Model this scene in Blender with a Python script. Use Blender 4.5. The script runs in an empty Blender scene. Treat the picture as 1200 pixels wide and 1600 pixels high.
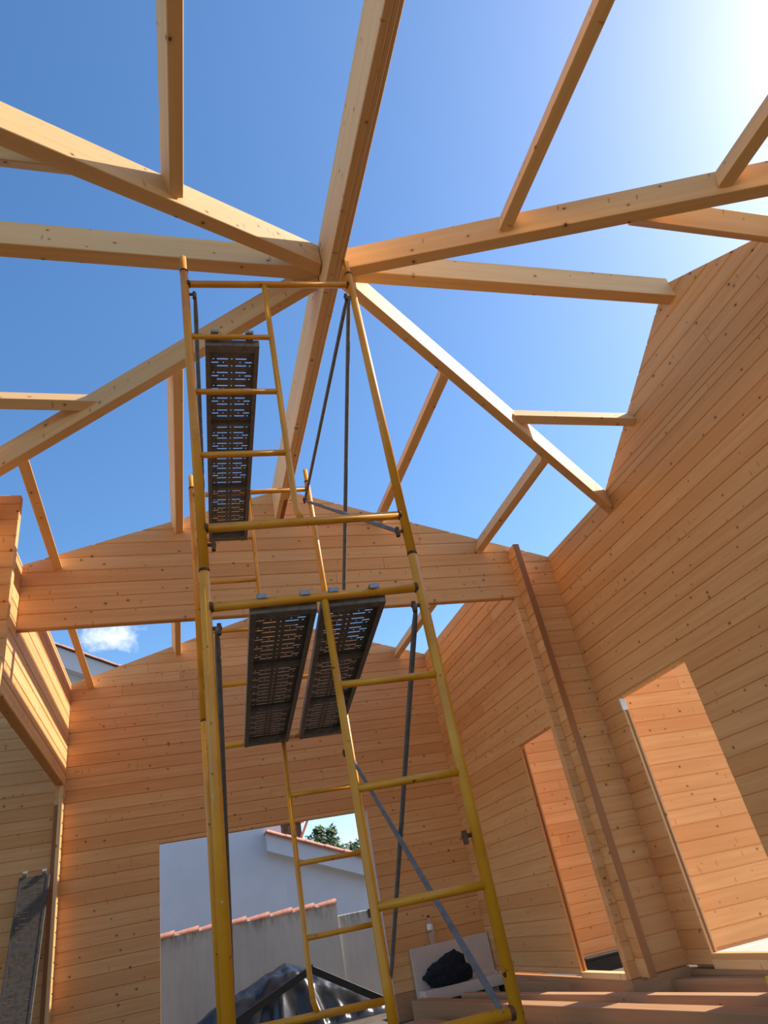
import bpy, bmesh, math, random
from mathutils import Vector, Matrix
random.seed(7)
SC = bpy.context.scene
COL = SC.collection
V = Vector

# ------------------------------------------------------------------ camera
R_ = V((0.9540, -0.2416, -0.1776)); U_ = V((0.0204, -0.5370, 0.8433)); F_ = V((0.2996, 0.8082, 0.5077))
CAM = V((-1.1173, 0.0, 0.2656)); FPX = 1047.77
cd = bpy.data.cameras.new('camera'); cam = bpy.data.objects.new('camera', cd); COL.objects.link(cam)
F_.normalize(); R_ = (R_ - F_ * R_.dot(F_)).normalized(); U_ = R_.cross(F_)
m3 = Matrix((R_, U_, -F_)).transposed()
cam.matrix_world = Matrix.Translation(CAM) @ m3.to_4x4()
cd.sensor_fit = 'VERTICAL'; cd.sensor_height = 24.0; cd.lens = 24.0 * FPX / 1600.0
cd.clip_start = 0.02; cd.clip_end = 500
SC.camera = cam

# ------------------------------------------------------------------ light, sky, exposure
SUN = V((1.0, 0.01, 0.80)).normalized()
SC.view_settings.view_transform = 'Standard'; SC.view_settings.look = 'None'
SC.view_settings.exposure = 0.25; SC.view_settings.gamma = 1.0; SC.view_settings.use_curve_mapping = False
SUN_STRENGTH = 7.0
SKY_STRENGTH = 0.21
sl_ = bpy.data.lights.new('sun', 'SUN'); sl_.energy = SUN_STRENGTH; sl_.angle = math.radians(0.53); sl_.color = (1.0, 0.95, 0.86)
so = bpy.data.objects.new('sun', sl_); COL.objects.link(so); so.rotation_euler = SUN.to_track_quat('Z', 'Y').to_euler(); so.location = SUN * 40

W = bpy.data.worlds.new('sky'); SC.world = W; W.use_nodes = True
nt = W.node_tree; nt.nodes.clear()
def wn(t, **k):
    n = nt.nodes.new(t)
    for a, b in k.items(): setattr(n, a, b)
    return n
sky = wn('ShaderNodeTexSky', sky_type='NISHITA', sun_disc=False, sun_elevation=math.asin(SUN.z), sun_rotation=math.atan2(SUN.x, SUN.y), altitude=50, air_density=1.0, dust_density=0.8, ozone_density=2.0)
geo = wn('ShaderNodeNewGeometry')       # Incoming: from the sky towards the eye
neg = wn('ShaderNodeVectorMath', operation='SCALE'); neg.inputs['Scale'].default_value = -1.0
tcw = wn('ShaderNodeTexCoord')
hs = wn('ShaderNodeHueSaturation'); hs.inputs['Saturation'].default_value = 1.22; hs.inputs['Value'].default_value = 1.0
nt.links.new(sky.outputs[0], hs.inputs['Color'])
# one small cloud low over the far gable
CD = V((-0.083, 0.919, 0.385)).normalized()
cu = CD.cross(V((0, 0, 1))).normalized(); cv = cu.cross(CD)
def dotn(vec):
    d = wn('ShaderNodeVectorMath', operation='DOT_PRODUCT'); d.inputs[1].default_value = vec
    nt.links.new(tcw.outputs['Generated'], d.inputs[0]); return d.outputs['Value']
def mth(op, a, b=None, c=None):
    n = wn('ShaderNodeMath', operation=op)
    for i, x in enumerate((a, b, c)):
        if x is None: continue
        if isinstance(x, (int, float)): n.inputs[i].default_value = x
        else: nt.links.new(x, n.inputs[i])
    return n.outputs[0]
a = mth('DIVIDE', dotn(cu), 0.050); b = mth('DIVIDE', dotn(cv), 0.021); f = mth('GREATER_THAN', dotn(CD), 0.5)
rr = mth('SQRT', mth('ADD', mth('MULTIPLY', a, a), mth('MULTIPLY', b, b)))
nz = wn('ShaderNodeTexNoise'); nz.inputs['Scale'].default_value = 38; nz.inputs['Detail'].default_value = 6; nz.inputs['Roughness'].default_value = 0.6
nt.links.new(tcw.outputs['Generated'], nz.inputs['Vector'])
cl = mth('MULTIPLY', mth('SUBTRACT', mth('ADD', 1.0, mth('MULTIPLY', mth('SUBTRACT', nz.outputs['Fac'], 0.5), 2.6)), rr), f)
cl = wn('ShaderNodeClamp').outputs[0] if False else mth('MINIMUM', mth('MAXIMUM', mth('MULTIPLY', cl, 1.1), 0.0), 0.85)
mixc = wn('ShaderNodeMix', data_type='RGBA'); nt.links.new(cl, mixc.inputs['Factor'])
nt.links.new(hs.outputs[0], mixc.inputs['A']); mixc.inputs['B'].default_value = (4.6, 4.9, 5.4, 1)
bg = wn('ShaderNodeBackground'); bg.inputs['Strength'].default_value = SKY_STRENGTH
nt.links.new(mixc.outputs['Result'], bg.inputs['Color'])
wo = wn('ShaderNodeOutputWorld'); nt.links.new(bg.outputs[0], wo.inputs['Surface'])

# ------------------------------------------------------------------ materials
def new_mat(name):
    m = bpy.data.materials.new(name); m.use_nodes = True
    t = m.node_tree; t.nodes.clear()
    o = t.nodes.new('ShaderNodeOutputMaterial'); p = t.nodes.new('ShaderNodeBsdfPrincipled')
    t.links.new(p.outputs[0], o.inputs[0]); return m, t, p
class N:
    def __init__(s, t): s.t = t
    def __call__(s, kind, **k):
        n = s.t.nodes.new('ShaderNode' + kind)
        for a, b in k.items():
            if a.startswith('i_'): n.inputs[a[2:].replace('_', ' ')].default_value = b
            else: setattr(n, a, b)
        return n
    def l(s, a, b): s.t.links.new(a, b)
    def m(s, op, a, b=None):
        n = s.t.nodes.new('ShaderNodeMath'); n.operation = op
        for i, x in enumerate((a, b)):
            if x is None: continue
            if isinstance(x, (int, float)): n.inputs[i].default_value = x
            else: s.l(x, n.inputs[i])
        return n.outputs[0]
    def ramp(s, fac, stops):
        r = s.t.nodes.new('ShaderNodeValToRGB'); s.l(fac, r.inputs[0])
        e = r.color_ramp.elements
        while len(e) < len(stops): e.new(0.5)
        for q, (pos, c) in zip(e, stops): q.position = pos; q.color = (*c, 1) if len(c) == 3 else c
        return r.outputs[0]
    def mix(s, fac, a, b, blend='MIX'):
        n = s.t.nodes.new('ShaderNodeMix'); n.data_type = 'RGBA'; n.blend_type = blend
        for k, x in (('Factor', fac), ('A', a), ('B', b)):
            if isinstance(x, (int, float)): n.inputs[k].default_value = x
            elif isinstance(x, tuple): n.inputs[k].default_value = (*x, 1)
            else: s.l(x, n.inputs[k])
        return n.outputs['Result']

def pine(name, lo, hi, dark=(0.115, 0.042, 0.014), rough=0.62, knots=1.0, var=0.5):
    m, t, p = new_mat(name); n = N(t)
    tc = n('TexCoord'); oi = n('ObjectInfo')
    off = n('VectorMath', operation='MULTIPLY_ADD'); n.l(oi.outputs['Random'], off.inputs[0])
    off.inputs[1].default_value = (91.7, 37.3, 53.9); n.l(tc.outputs['Object'], off.inputs[2])
    P0 = off.outputs[0]
    def scaled(v):
        q = n('VectorMath', operation='MULTIPLY'); n.l(P0, q.inputs[0]); q.inputs[1].default_value = v; return q.outputs[0]
    g1 = n('TexNoise', i_Scale=1.0, i_Detail=5.0, i_Roughness=0.6, i_Distortion=0.35); n.l(scaled((0.9, 22, 22)), g1.inputs['Vector'])
    g2 = n('TexNoise', i_Scale=1.0, i_Detail=3.0, i_Roughness=0.5); n.l(scaled((2.2, 95, 95)), g2.inputs['Vector'])
    big = n('TexNoise', i_Scale=1.0, i_Detail=2.0); n.l(scaled((1.3, 3.5, 3.5)), big.inputs['Vector'])
    fac = n.m('ADD', n.m('MULTIPLY', g1.outputs['Fac'], 0.62), n.m('ADD', n.m('MULTIPLY', g2.outputs['Fac'], 0.16), n.m('MULTIPLY', big.outputs['Fac'], 0.22)))
    c = n.ramp(fac, [(0.25, lo), (0.62, hi)])
    # board-to-board tone
    c = n.mix(n.m('MULTIPLY', n.m('POWER', oi.outputs['Random'], 2.2), var), c, tuple(x * y for x, y in zip(lo, (0.95, 0.80, 0.66))))
    # knots
    sx_ = n('SeparateXYZ'); n.l(P0, sx_.inputs[0]); yz = n.m('ADD', sx_.outputs['Y'], sx_.outputs['Z'])
    def flat(a_, b_):
        q = n('CombineXYZ'); n.l(n.m('MULTIPLY', sx_.outputs['X'], a_), q.inputs[0]); n.l(n.m('MULTIPLY', yz, b_), q.inputs[1]); return q.outputs[0]
    vo = n('TexVoronoi', voronoi_dimensions='2D', i_Scale=1.0, i_Randomness=1.0); n.l(flat(5.0, 6.0), vo.inputs['Vector'])
    sep = n('SeparateColor'); n.l(vo.outputs['Color'], sep.inputs[0])
    rad = n.m('MULTIPLY', n.m('MAXIMUM', n.m('SUBTRACT', sep.outputs[0], 0.30), 0.0), 0.098 * knots)
    kn = n.m('MINIMUM', n.m('MAXIMUM', n.m('MULTIPLY', n.m('SUBTRACT', rad, vo.outputs['Distance']), 60.0), 0.0), 1.0)
    halo = n.m('MINIMUM', n.m('MAXIMUM', n.m('MULTIPLY', n.m('SUBTRACT', n.m('MULTIPLY', rad, 2.3), vo.outputs['Distance']), 9.0), 0.0), 0.28)
    c = n.mix(halo, c, (0.47, 0.225, 0.075))
    c = n.mix(n.m('MULTIPLY', kn, 0.88), c, dark)
    # short resin streaks
    v2 = n('TexVoronoi', voronoi_dimensions='2D', i_Scale=1.0, i_Randomness=1.0); n.l(flat(9.5, 2.8), v2.inputs['Vector'])
    s2 = n('SeparateColor'); n.l(v2.outputs['Color'], s2.inputs[0])
    st = n.m('MULTIPLY', n.m('GREATER_THAN', s2.outputs[1], 0.72), n.m('MINIMUM', n.m('MAXIMUM', n.m('MULTIPLY', n.m('SUBTRACT', 0.085, v2.outputs['Distance']), 16.0), 0.0), 0.6))
    c = n.mix(st, c, (0.42, 0.185, 0.06))
    n.l(c, p.inputs['Base Color']); p.inputs['Roughness'].default_value = rough
    p.inputs['Specular IOR Level'].default_value = 0.3
    bp = n('Bump', i_Strength=0.12, i_Distance=0.004); n.l(fac, bp.inputs['Height']); n.l(bp.outputs[0], p.inputs['Normal'])
    return m
PINE = pine('pine_wall_log', (0.585, 0.275, 0.088), (0.745, 0.410, 0.168))
BEAM = pine('pine_beam', (0.71, 0.395, 0.150), (0.85, 0.555, 0.265), knots=0.95, var=0.25)
JOIST = pine('pine_floor_timber', (0.33, 0.165, 0.075), (0.47, 0.265, 0.13), knots=0.8, var=0.5)
ENDG = pine('pine_end_grain', (0.25, 0.088, 0.028), (0.36, 0.145, 0.048), knots=0.0, var=0.2)

def simple(name, stops, scale=8, rough=0.7, metal=0.0, bump=0.1, detail=6, stretch=(1, 1, 1), spec=0.4, coord='Object'):
    m, t, p = new_mat(name); n = N(t)
    tc = n('TexCoord'); q = n('VectorMath', operation='MULTIPLY'); n.l(tc.outputs[coord], q.inputs[0]); q.inputs[1].default_value = stretch
    z = n('TexNoise', i_Scale=scale, i_Detail=detail, i_Roughness=0.62); n.l(q.outputs[0], z.inputs['Vector'])
    n.l(n.ramp(z.outputs['Fac'], stops), p.inputs['Base Color'])
    p.inputs['Roughness'].default_value = rough; p.inputs['Metallic'].default_value = metal; p.inputs['Specular IOR Level'].default_value = spec
    if bump:
        b = n('Bump', i_Strength=bump, i_Distance=0.01); n.l(z.outputs['Fac'], b.inputs['Height']); n.l(b.outputs[0], p.inputs['Normal'])
    return m
def yellow_paint():
    m, t, p = new_mat('yellow_paint_worn'); n = N(t)
    tc = n('TexCoord'); oi = n('ObjectInfo')
    off = n('VectorMath', operation='MULTIPLY_ADD'); n.l(oi.outputs['Random'], off.inputs[0]); off.inputs[1].default_value = (31, 17, 23); n.l(tc.outputs['Object'], off.inputs[2])
    z1 = n('TexNoise', i_Scale=5.0, i_Detail=4.0); n.l(off.outputs[0], z1.inputs['Vector'])
    z2 = n('TexNoise', i_Scale=19.0, i_Detail=5.0, i_Roughness=0.65); n.l(off.outputs[0], z2.inputs['Vector'])
    c = n.ramp(z1.outputs['Fac'], [(0.35, (0.68, 0.235, 0.006)), (0.65, (0.80, 0.310, 0.012))])
    chip = n.ramp(z2.outputs['Fac'], [(0.655, (0, 0, 0)), (0.685, (1, 1, 1))])
    scr = n.ramp(z2.outputs['Fac'], [(0.31, (1, 1, 1)), (0.335, (0, 0, 0))])
    c = n.mix(scr, c, (0.62, 0.47, 0.30))
    c = n.mix(chip, c, (0.085, 0.028, 0.014))
    n.l(c, p.inputs['Base Color']); p.inputs['Roughness'].default_value = 0.38; p.inputs['Specular IOR Level'].default_value = 0.45
    b = n('Bump', i_Strength=0.2, i_Distance=0.002); n.l(z2.outputs['Fac'], b.inputs['Height']); n.l(b.outputs[0], p.inputs['Normal'])
    return m
YEL = yellow_paint()
RUST = simple('rusty_steel', [(0.35, (0.055, 0.026, 0.018)), (0.6, (0.20, 0.075, 0.035))], 40, 0.8, 0.3)
GALV = simple('galvanised_steel_dull', [(0.3, (0.13, 0.112, 0.095)), (0.55, (0.23, 0.20, 0.17)), (0.75, (0.27, 0.17, 0.095))], 26, 0.65, 0.1, 0.1)
GALVD = simple('galvanised_steel_dark', [(0.3, (0.055, 0.046, 0.038)), (0.55, (0.105, 0.088, 0.074)), (0.75, (0.13, 0.085, 0.05))], 22, 0.85, 0.0, 0.15, spec=0.15)
TUBE = simple('grey_brace_tube', [(0.35, (0.13, 0.112, 0.095)), (0.7, (0.21, 0.185, 0.16))], 14, 0.55, 0.0, 0.05)
CLAMP = simple('bright_zinc_hook', [(0.35, (0.28, 0.28, 0.28)), (0.7, (0.42, 0.40, 0.37))], 40, 0.5, 0.5)
RENDERW = simple('white_house_render', [(0.4, (0.60, 0.595, 0.61)), (0.7, (0.66, 0.655, 0.67))], 1.2, 0.9, 0, 0.03)
TERRA = simple('terracotta_tile', [(0.35, (0.42, 0.15, 0.09)), (0.65, (0.58, 0.27, 0.18))], 9, 0.85, 0, 0.15)
def garden_concrete():
    m, t, p = new_mat('stained_rendered_wall'); n = N(t)
    tc = n('TexCoord'); q = n('VectorMath', operation='MULTIPLY'); n.l(tc.outputs['Object'], q.inputs[0]); q.inputs[1].default_value = (5, 5, 0.9)
    z = n('TexNoise', i_Scale=2.2, i_Detail=8.0, i_Roughness=0.7); n.l(q.outputs[0], z.inputs['Vector'])
    z2 = n('TexNoise', i_Scale=1.0, i_Detail=3.0); n.l(tc.outputs['Object'], z2.inputs['Vector'])
    c = n.ramp(z2.outputs['Fac'], [(0.3, (0.50, 0.46, 0.41)), (0.7, (0.60, 0.56, 0.50))])
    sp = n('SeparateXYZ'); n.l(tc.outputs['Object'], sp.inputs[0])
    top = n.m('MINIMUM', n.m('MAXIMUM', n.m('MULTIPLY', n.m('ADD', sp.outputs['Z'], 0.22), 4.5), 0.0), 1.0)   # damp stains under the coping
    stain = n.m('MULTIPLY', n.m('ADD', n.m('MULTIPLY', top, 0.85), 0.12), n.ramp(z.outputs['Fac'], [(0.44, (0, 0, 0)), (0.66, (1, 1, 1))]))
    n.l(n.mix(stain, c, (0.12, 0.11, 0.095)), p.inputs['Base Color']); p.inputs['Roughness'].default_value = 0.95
    return m
GARDEN = garden_concrete()
TARP = simple('black_polythene', [(0.3, (0.010, 0.010, 0.012)), (0.7, (0.028, 0.028, 0.032))], 6, 0.28, 0, 0.25, spec=0.6)
BLACKW = simple('black_wrapped_timber', [(0.35, (0.008, 0.008, 0.009)), (0.7, (0.020, 0.018, 0.017))], 12, 0.5)
FOAM = simple('pale_foam_board', [(0.35, (0.55, 0.44, 0.35)), (0.7, (0.61, 0.50, 0.41))], 5, 0.85, 0, 0.05)  # tan tint puts the corner's warm light into the foam colour
CLOTH = simple('navy_black_cloth', [(0.35, (0.005, 0.006, 0.010)), (0.7, (0.013, 0.015, 0.022))], 18, 0.95, 0, 0.4)
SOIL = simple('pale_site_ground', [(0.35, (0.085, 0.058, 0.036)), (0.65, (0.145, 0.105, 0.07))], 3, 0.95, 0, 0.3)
SLAB = simple('pale_concrete_slab', [(0.35, (0.42, 0.385, 0.335)), (0.65, (0.50, 0.465, 0.41))], 4, 0.9, 0, 0.1)
LEAF = simple('tree_leaf_green', [(0.3, (0.022, 0.045, 0.014)), (0.7, (0.075, 0.115, 0.035))], 1.6, 0.6, 0, 0)
BARK = simple('tree_bark', [(0.35, (0.06, 0.045, 0.03)), (0.7, (0.13, 0.10, 0.07))], 9, 0.9, 0, 0.4)
DARKW = simple('dark_chimney_brick', [(0.35, (0.05, 0.035, 0.03)), (0.7, (0.10, 0.07, 0.055))], 7, 0.9)
YPLAS = simple('yellow_tool_body', [(0.35, (0.72, 0.38, 0.02)), (0.7, (0.80, 0.45, 0.03))], 10, 0.4, 0, 0)
BLKP = simple('black_print', [(0.35, (0.01, 0.01, 0.01)), (0.7, (0.02, 0.02, 0.02))], 10, 0.6, 0, 0)
PET = new_mat('clear_plastic'); PET, _t, _p = PET
_p.inputs['Base Color'].default_value = (0.93, 0.94, 0.95, 1); _p.inputs['Roughness'].default_value = 0.08; _p.inputs['Transmission Weight'].default_value = 0.9; _p.inputs['IOR'].default_value = 1.2
WLAB = simple('white_paper_label', [(0.35, (0.78, 0.77, 0.74)), (0.7, (0.84, 0.83, 0.80))], 10, 0.8, 0, 0)

# ------------------------------------------------------------------ helpers
def link(name, me, mat, parent=None):
    o = bpy.data.objects.new(name, me); COL.objects.link(o)
    if mat is not None and not me.materials: me.materials.append(mat)
    if parent is not None: o.parent = parent
    return o
def tag(o, label=None, cat=None, group=None, kind=None):
    if label: o['label'] = label
    if cat: o['category'] = cat
    if group: o['group'] = group
    if kind: o['kind'] = kind
    return o
def empty(name, loc=(0, 0, 0)):
    o = bpy.data.objects.new(name, None); COL.objects.link(o); o.empty_display_size = 0.1
    o.location = loc; return o
def wmat(o):
    return (wmat(o.parent) if o.parent else Matrix.Identity(4)) @ o.matrix_basis
def frame_obj(name, verts, faces, mat, parent, origin, X, Z, smooth=False):
    """mesh given in world coordinates, stored in a local frame whose X runs along the piece"""
    X = X.normalized(); Z = (Z - X * Z.dot(X)).normalized(); Y = Z.cross(X)
    Mw = Matrix((X, Y, Z)).transposed().to_4x4(); Mw.translation = origin
    Mi = Mw.inverted()
    me = bpy.data.meshes.new(name); me.from_pydata([Mi @ V(v) for v in verts], [], faces)
    bm = bmesh.new(); bm.from_mesh(me); bmesh.ops.recalc_face_normals(bm, faces=bm.faces); bm.to_mesh(me); bm.free()
    if smooth:
        for q in me.polygons: q.use_smooth = True
    o = link(name, me, mat, parent)
    if parent is not None:
        o.matrix_parent_inverse = Matrix.Identity(4)
        o.matrix_basis = wmat(parent).inverted() @ Mw
    else: o.matrix_basis = Mw
    return o
def prism(name, a, b, mat, parent=None, up=V((0, 0, 1)), ch=0.004):
    """box-like timber between end quads a and b (4 points each, same order), edges eased"""
    a = [V(p) for p in a]; b = [V(p) for p in b]
    def oct_(q):
        out = []
        for i in range(4):
            p, n_, pr = q[i], q[(i + 1) % 4], q[i - 1]
            out.append(p + (pr - p).normalized() * ch); out.append(p + (n_ - p).normalized() * ch)
        return out
    A, B = oct_(a), oct_(b); vs = A + B; k = 8
    fs = [tuple(range(7, -1, -1)), tuple(range(8, 16))] + [(i, (i + 1) % 8, 8 + (i + 1) % 8, 8 + i) for i in range(8)]
    ca = sum(a, V()) / 4; cb = sum(b, V()) / 4
    return frame_obj(name, vs, fs, mat, parent, (ca + cb) / 2, cb - ca, up)
def beam(name, p0, p1, w, h, mat, parent=None, up=V((0, 0, 1)), ch=0.004):
    """p0,p1 = middle of the TOP face ends"""
    p0, p1 = V(p0), V(p1); X = (p1 - p0).normalized(); Z = (up - X * up.dot(X)).normalized(); Y = Z.cross(X)
    q = lambda p: [p - Y * w / 2, p + Y * w / 2, p + Y * w / 2 - Z * h, p - Y * w / 2 - Z * h]
    return prism(name, q(p0), q(p1), mat, parent, Z, ch)
def box(name, lo, hi, mat, parent=None, ch=0.003, axis=None):
    lo, hi = V(lo), V(hi); d = hi - lo
    ax = axis if axis is not None else max(range(3), key=lambda i: d[i])
    if ax == 0: q = lambda x: [V((x, lo.y, lo.z)), V((x, hi.y, lo.z)), V((x, hi.y, hi.z)), V((x, lo.y, hi.z))]
    elif ax == 1: q = lambda x: [V((lo.x, x, lo.z)), V((hi.x, x, lo.z)), V((hi.x, x, hi.z)), V((lo.x, x, hi.z))]
    else: q = lambda x: [V((lo.x, lo.y, x)), V((hi.x, lo.y, x)), V((hi.x, hi.y, x)), V((lo.x, hi.y, x))]
    up = V((0, 0, 1)) if ax != 2 else V((0, 1, 0))
    return prism(name, q(lo[ax]), q(hi[ax]), mat, parent, up, min(ch, min(d) * 0.3))
def tube_geo(pts, r, seg=12, cap=True):
    pts = [V(p) for p in pts]; vs = []; fs = []
    rs = r if isinstance(r, (list, tuple)) else [r] * len(pts)
    t0 = (pts[1] - pts[0]).normalized(); ref = V((0, 1, 0)) if abs(t0.y) < 0.9 else V((1, 0, 0))
    for i, p in enumerate(pts):
        t = ((pts[min(i + 1, len(pts) - 1)] - pts[max(i - 1, 0)])).normalized()
        x = (ref - t * ref.dot(t)).normalized(); y = t.cross(x)
        for k in range(seg):
            an = 2 * math.pi * k / seg; vs.append(p + (x * math.cos(an) + y * math.sin(an)) * rs[i])
    for i in range(len(pts) - 1):
        for k in range(seg):
            a_, b_ = i * seg + k, i * seg + (k + 1) % seg; fs.append((a_, b_, b_ + seg, a_ + seg))
    if cap: fs.append(tuple(range(seg - 1, -1, -1))); fs.append(tuple((len(pts) - 1) * seg + k for k in range(seg)))
    return vs, fs
def tube(name, pts, r, mat, parent=None, seg=12):
    vs, fs = tube_geo(pts, r, seg); pts = [V(p) for p in pts]
    X = pts[-1] - pts[0]; up = V((0, 0, 1)) if abs(X.normalized().z) < 0.9 else V((0, 1, 0))
    return frame_obj(name, vs, fs, mat, parent, pts[0], X, up, True)

# --- walls built of separate wall logs ---------------------------------------------------------
def clip(poly, n, d):
    """keep n.p <= d"""
    out = []
    for i in range(len(poly)):
        p, q = poly[i], poly[(i + 1) % len(poly)]
        a_, b_ = n[0] * p[0] + n[1] * p[1] - d, n[0] * q[0] + n[1] * q[1] - d
        if a_ <= 1e-9: out.append(p)
        if (a_ < -1e-9 and b_ > 1e-9) or (a_ > 1e-9 and b_ < -1e-9):
            s = a_ / (a_ - b_); out.append((p[0] + (q[0] - p[0]) * s, p[1] + (q[1] - p[1]) * s))
    res = []
    for p in out:
        if not res or (abs(p[0] - res[-1][0]) + abs(p[1] - res[-1][1])) > 1e-6: res.append(p)
    if len(res) > 1 and (abs(res[0][0] - res[-1][0]) + abs(res[0][1] - res[-1][1])) < 1e-6: res.pop()
    return res
def inset(poly, ch, ce):
    n = len(poly); L = []
    for i in range(n):
        p, q = poly[i], poly[(i + 1) % n]; dx, dy = q[0] - p[0], q[1] - p[1]; l = math.hypot(dx, dy)
        nx, ny = -dy / l, dx / l                      # inward for CCW
        d = ch if abs(dy) < abs(dx) * 0.05 else ce
        L.append((nx, ny, nx * p[0] + ny * p[1] + d))
    out = []
    for i in range(n):
        a1, b1, c1 = L[i - 1]; a2, b2, c2 = L[i]; det = a1 * b2 - a2 * b1
        if abs(det) < 1e-6: out.append(poly[i]); continue
        out.append(((c1 * b2 - c2 * b1) / det, (a1 * c2 - a2 * c1) / det))
    return out
def log_piece(parent, poly, axis, plane, sgn, T, mat, ch=0.008, name='wall_log', proud=0.0):
    """poly in (u,z); axis 'x' or 'y' is the direction of u; face at plane, thickness goes sgn*T"""
    ar = sum(poly[i][0] * poly[(i + 1) % len(poly)][1] - poly[(i + 1) % len(poly)][0] * poly[i][1] for i in range(len(poly))) / 2
    if abs(ar) < 0.0006: return None
    if ar < 0: poly = poly[::-1]
    zs = [p[1] for p in poly]; us = [p[0] for p in poly]
    if max(zs) - min(zs) < 0.02 or max(us) - min(us) < 0.02: return None
    small = min(ch, (max(zs) - min(zs)) * 0.2)
    fr = inset(poly, small, 0.002)
    def P(u, z, d):
        d = plane + sgn * (d - proud)
        return V((u, d, z)) if axis == 'x' else V((d, u, z))
    k = len(poly); vs = [P(u, z, 0) for u, z in fr] + [P(u, z, ch) for u, z in poly] + [P(u, z, T) for u, z in poly]
    fs = [tuple(range(k)), tuple(range(3 * k - 1, 2 * k - 1, -1))]
    for i in range(k):
        j = (i + 1) % k; fs += [(i, j, k + j, k + i), (k + i, k + j, 2 * k + j, 2 * k + i)]
    c = V((sum(us) / k, 0, sum(zs) / k)); o = P(c.x, c.z, 0)
    return frame_obj(name, vs, fs, mat, parent, o, V((1, 0, 0)) if axis == 'x' else V((0, 1, 0)), V((0, 0, 1)))
BH = 0.1387
def log_wall(parent, axis, plane, sgn, T, u0, u1, z0, z1, grid, cuts=(), holes=(), mat=None, splits=0.5):
    """courses of height BH with a joint at z=grid; cuts = half planes (n,d) n.p<=d; holes = (ua,ub,za,zb)"""
    mat = mat or PINE
    k = math.floor((z0 - grid) / BH) - 1
    while True:
        a_, b_ = grid + k * BH, grid + (k + 1) * BH; k += 1
        if a_ > z1: break
        a_, b_ = max(a_, z0), min(b_, z1)
        if b_ - a_ < 0.015: continue
        ivs = [(u0, u1, a_, b_)]
        for ha, hb, za, zb in holes:
            nx = []
            for (p, q, s, e) in ivs:
                if hb <= p or ha >= q or zb <= s + 0.012 or za >= e - 0.012: nx.append((p, q, s, e)); continue
                if ha > p: nx.append((p, ha, s, e))
                if hb < q: nx.append((hb, q, s, e))
                if zb < e - 0.012: nx.append((max(p, ha), min(q, hb), zb, e))
                if za > s + 0.012: nx.append((max(p, ha), min(q, hb), s, za))
            ivs = nx
        for (p, q, s, e) in ivs:
            parts = [(p, q)]
            if q - p > 2.4 and random.random() < splits:
                c = random.uniform(p + 0.7, q - 0.7); parts = [(p, c), (c, q)]
            for (p2, q2) in parts:
                poly = [(p2, s), (q2, s), (q2, e), (p2, e)]
                for n_, d_ in cuts:
                    poly = clip(poly, n_, d_)
                    if len(poly) < 3: break
                if len(poly) >= 3: log_piece(parent, poly, axis, plane, sgn, T, mat, proud=random.uniform(0, 0.0012))

# ------------------------------------------------------------------ measured set-out (metres)
YW, YF = 6.0, 9.30            # inner gable wall, far gable wall
XR, XF, XL = 2.94, 2.49, -2.44
ZB = -0.54                    # underside of the walls
ZP, SL = 4.352, 0.3284        # nave ridge height and roof slope
YC, SG = 3.026, 0.600         # side-gable centre line and its slope
T = 0.07
ZG = -0.80                    # site ground

def rake_cuts(zp=ZP, s=SL, c=0.0):
    return [((s, 1.0), zp + s * c), ((-s, 1.0), zp - s * c)]
def structure(name, **k):
    return tag(empty(name), kind='structure', **k)

# ground
gm = bpy.data.meshes.new('ground'); gm.from_pydata([(-40, -12, ZG), (40, -12, ZG), (40, 60, ZG), (-40, 60, ZG)], [], [(0, 1, 2, 3)])
tag(link('floor', gm, SOIL), 'pale sandy site ground under the floor timbers', kind='structure')
sb = box('floor_slab', (3.02, -1.0, ZG + 0.001), (5.6, 5.99, -0.50), SLAB); tag(sb, 'pale concrete floor of the open side room', kind='structure')

# inner gable wall: lintel across the nave, pier at the right, continuing into the side room
w = structure('wall_inner_gable', label='inner pine log gable wall with wide opening')
log_wall(w, 'x', YW, 1, T, -2.44, XR + 0.03, ZB, 4.4, 2.913, rake_cuts(), [(-2.45, 2.377, -2, 2.913)])
log_wall(w, 'x', YW, 1, T, XR + T, 5.6, ZB, 2.3, 2.913 - 0.07, splits=0.2)
# log ends of the nave wall that pass through and stand proud of the inner gable
w2 = structure('wall_corner_right', label='column of projecting wall log ends beside the pier')
k = 0; z = ZB
while z < 3.47:
    e = min(z + BH, 3.48)
    log_piece(w2, [(5.845, z), (YW - 0.001, z), (YW - 0.001, e), (5.845, e)], 'y', 2.455, 1, 0.070, PINE, name='log_end', proud=random.uniform(0, .002)); z = e
box('end_grain_strip', (2.4555, 5.838, ZB), (2.5245, 5.844, 3.475), ENDG, w2, ch=0.001)

# right wall with side gable
w = structure('wall_right', label='tall right pine log wall rising to a gable peak')
YE = YC + (4.41 - 3.387) / SG
gc = [((SG, 1.0), 4.41 + SG * YC), ((-SG, 1.0), 4.41 - SG * YC)]
OY0, OY1, OZ = 5.645, 4.605, 1.628
log_wall(w, 'y', XR, 1, T, -0.6, YW - 0.001, ZB, 3.387, 1.511, (), [(OY1, OY0, -0.46, OZ)], splits=0.55)
log_wall(w, 'y', XR, 1, T, 1.0, 5.2, 3.387, 4.5, 1.511 + 14 * BH, gc, splits=0.35)
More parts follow.
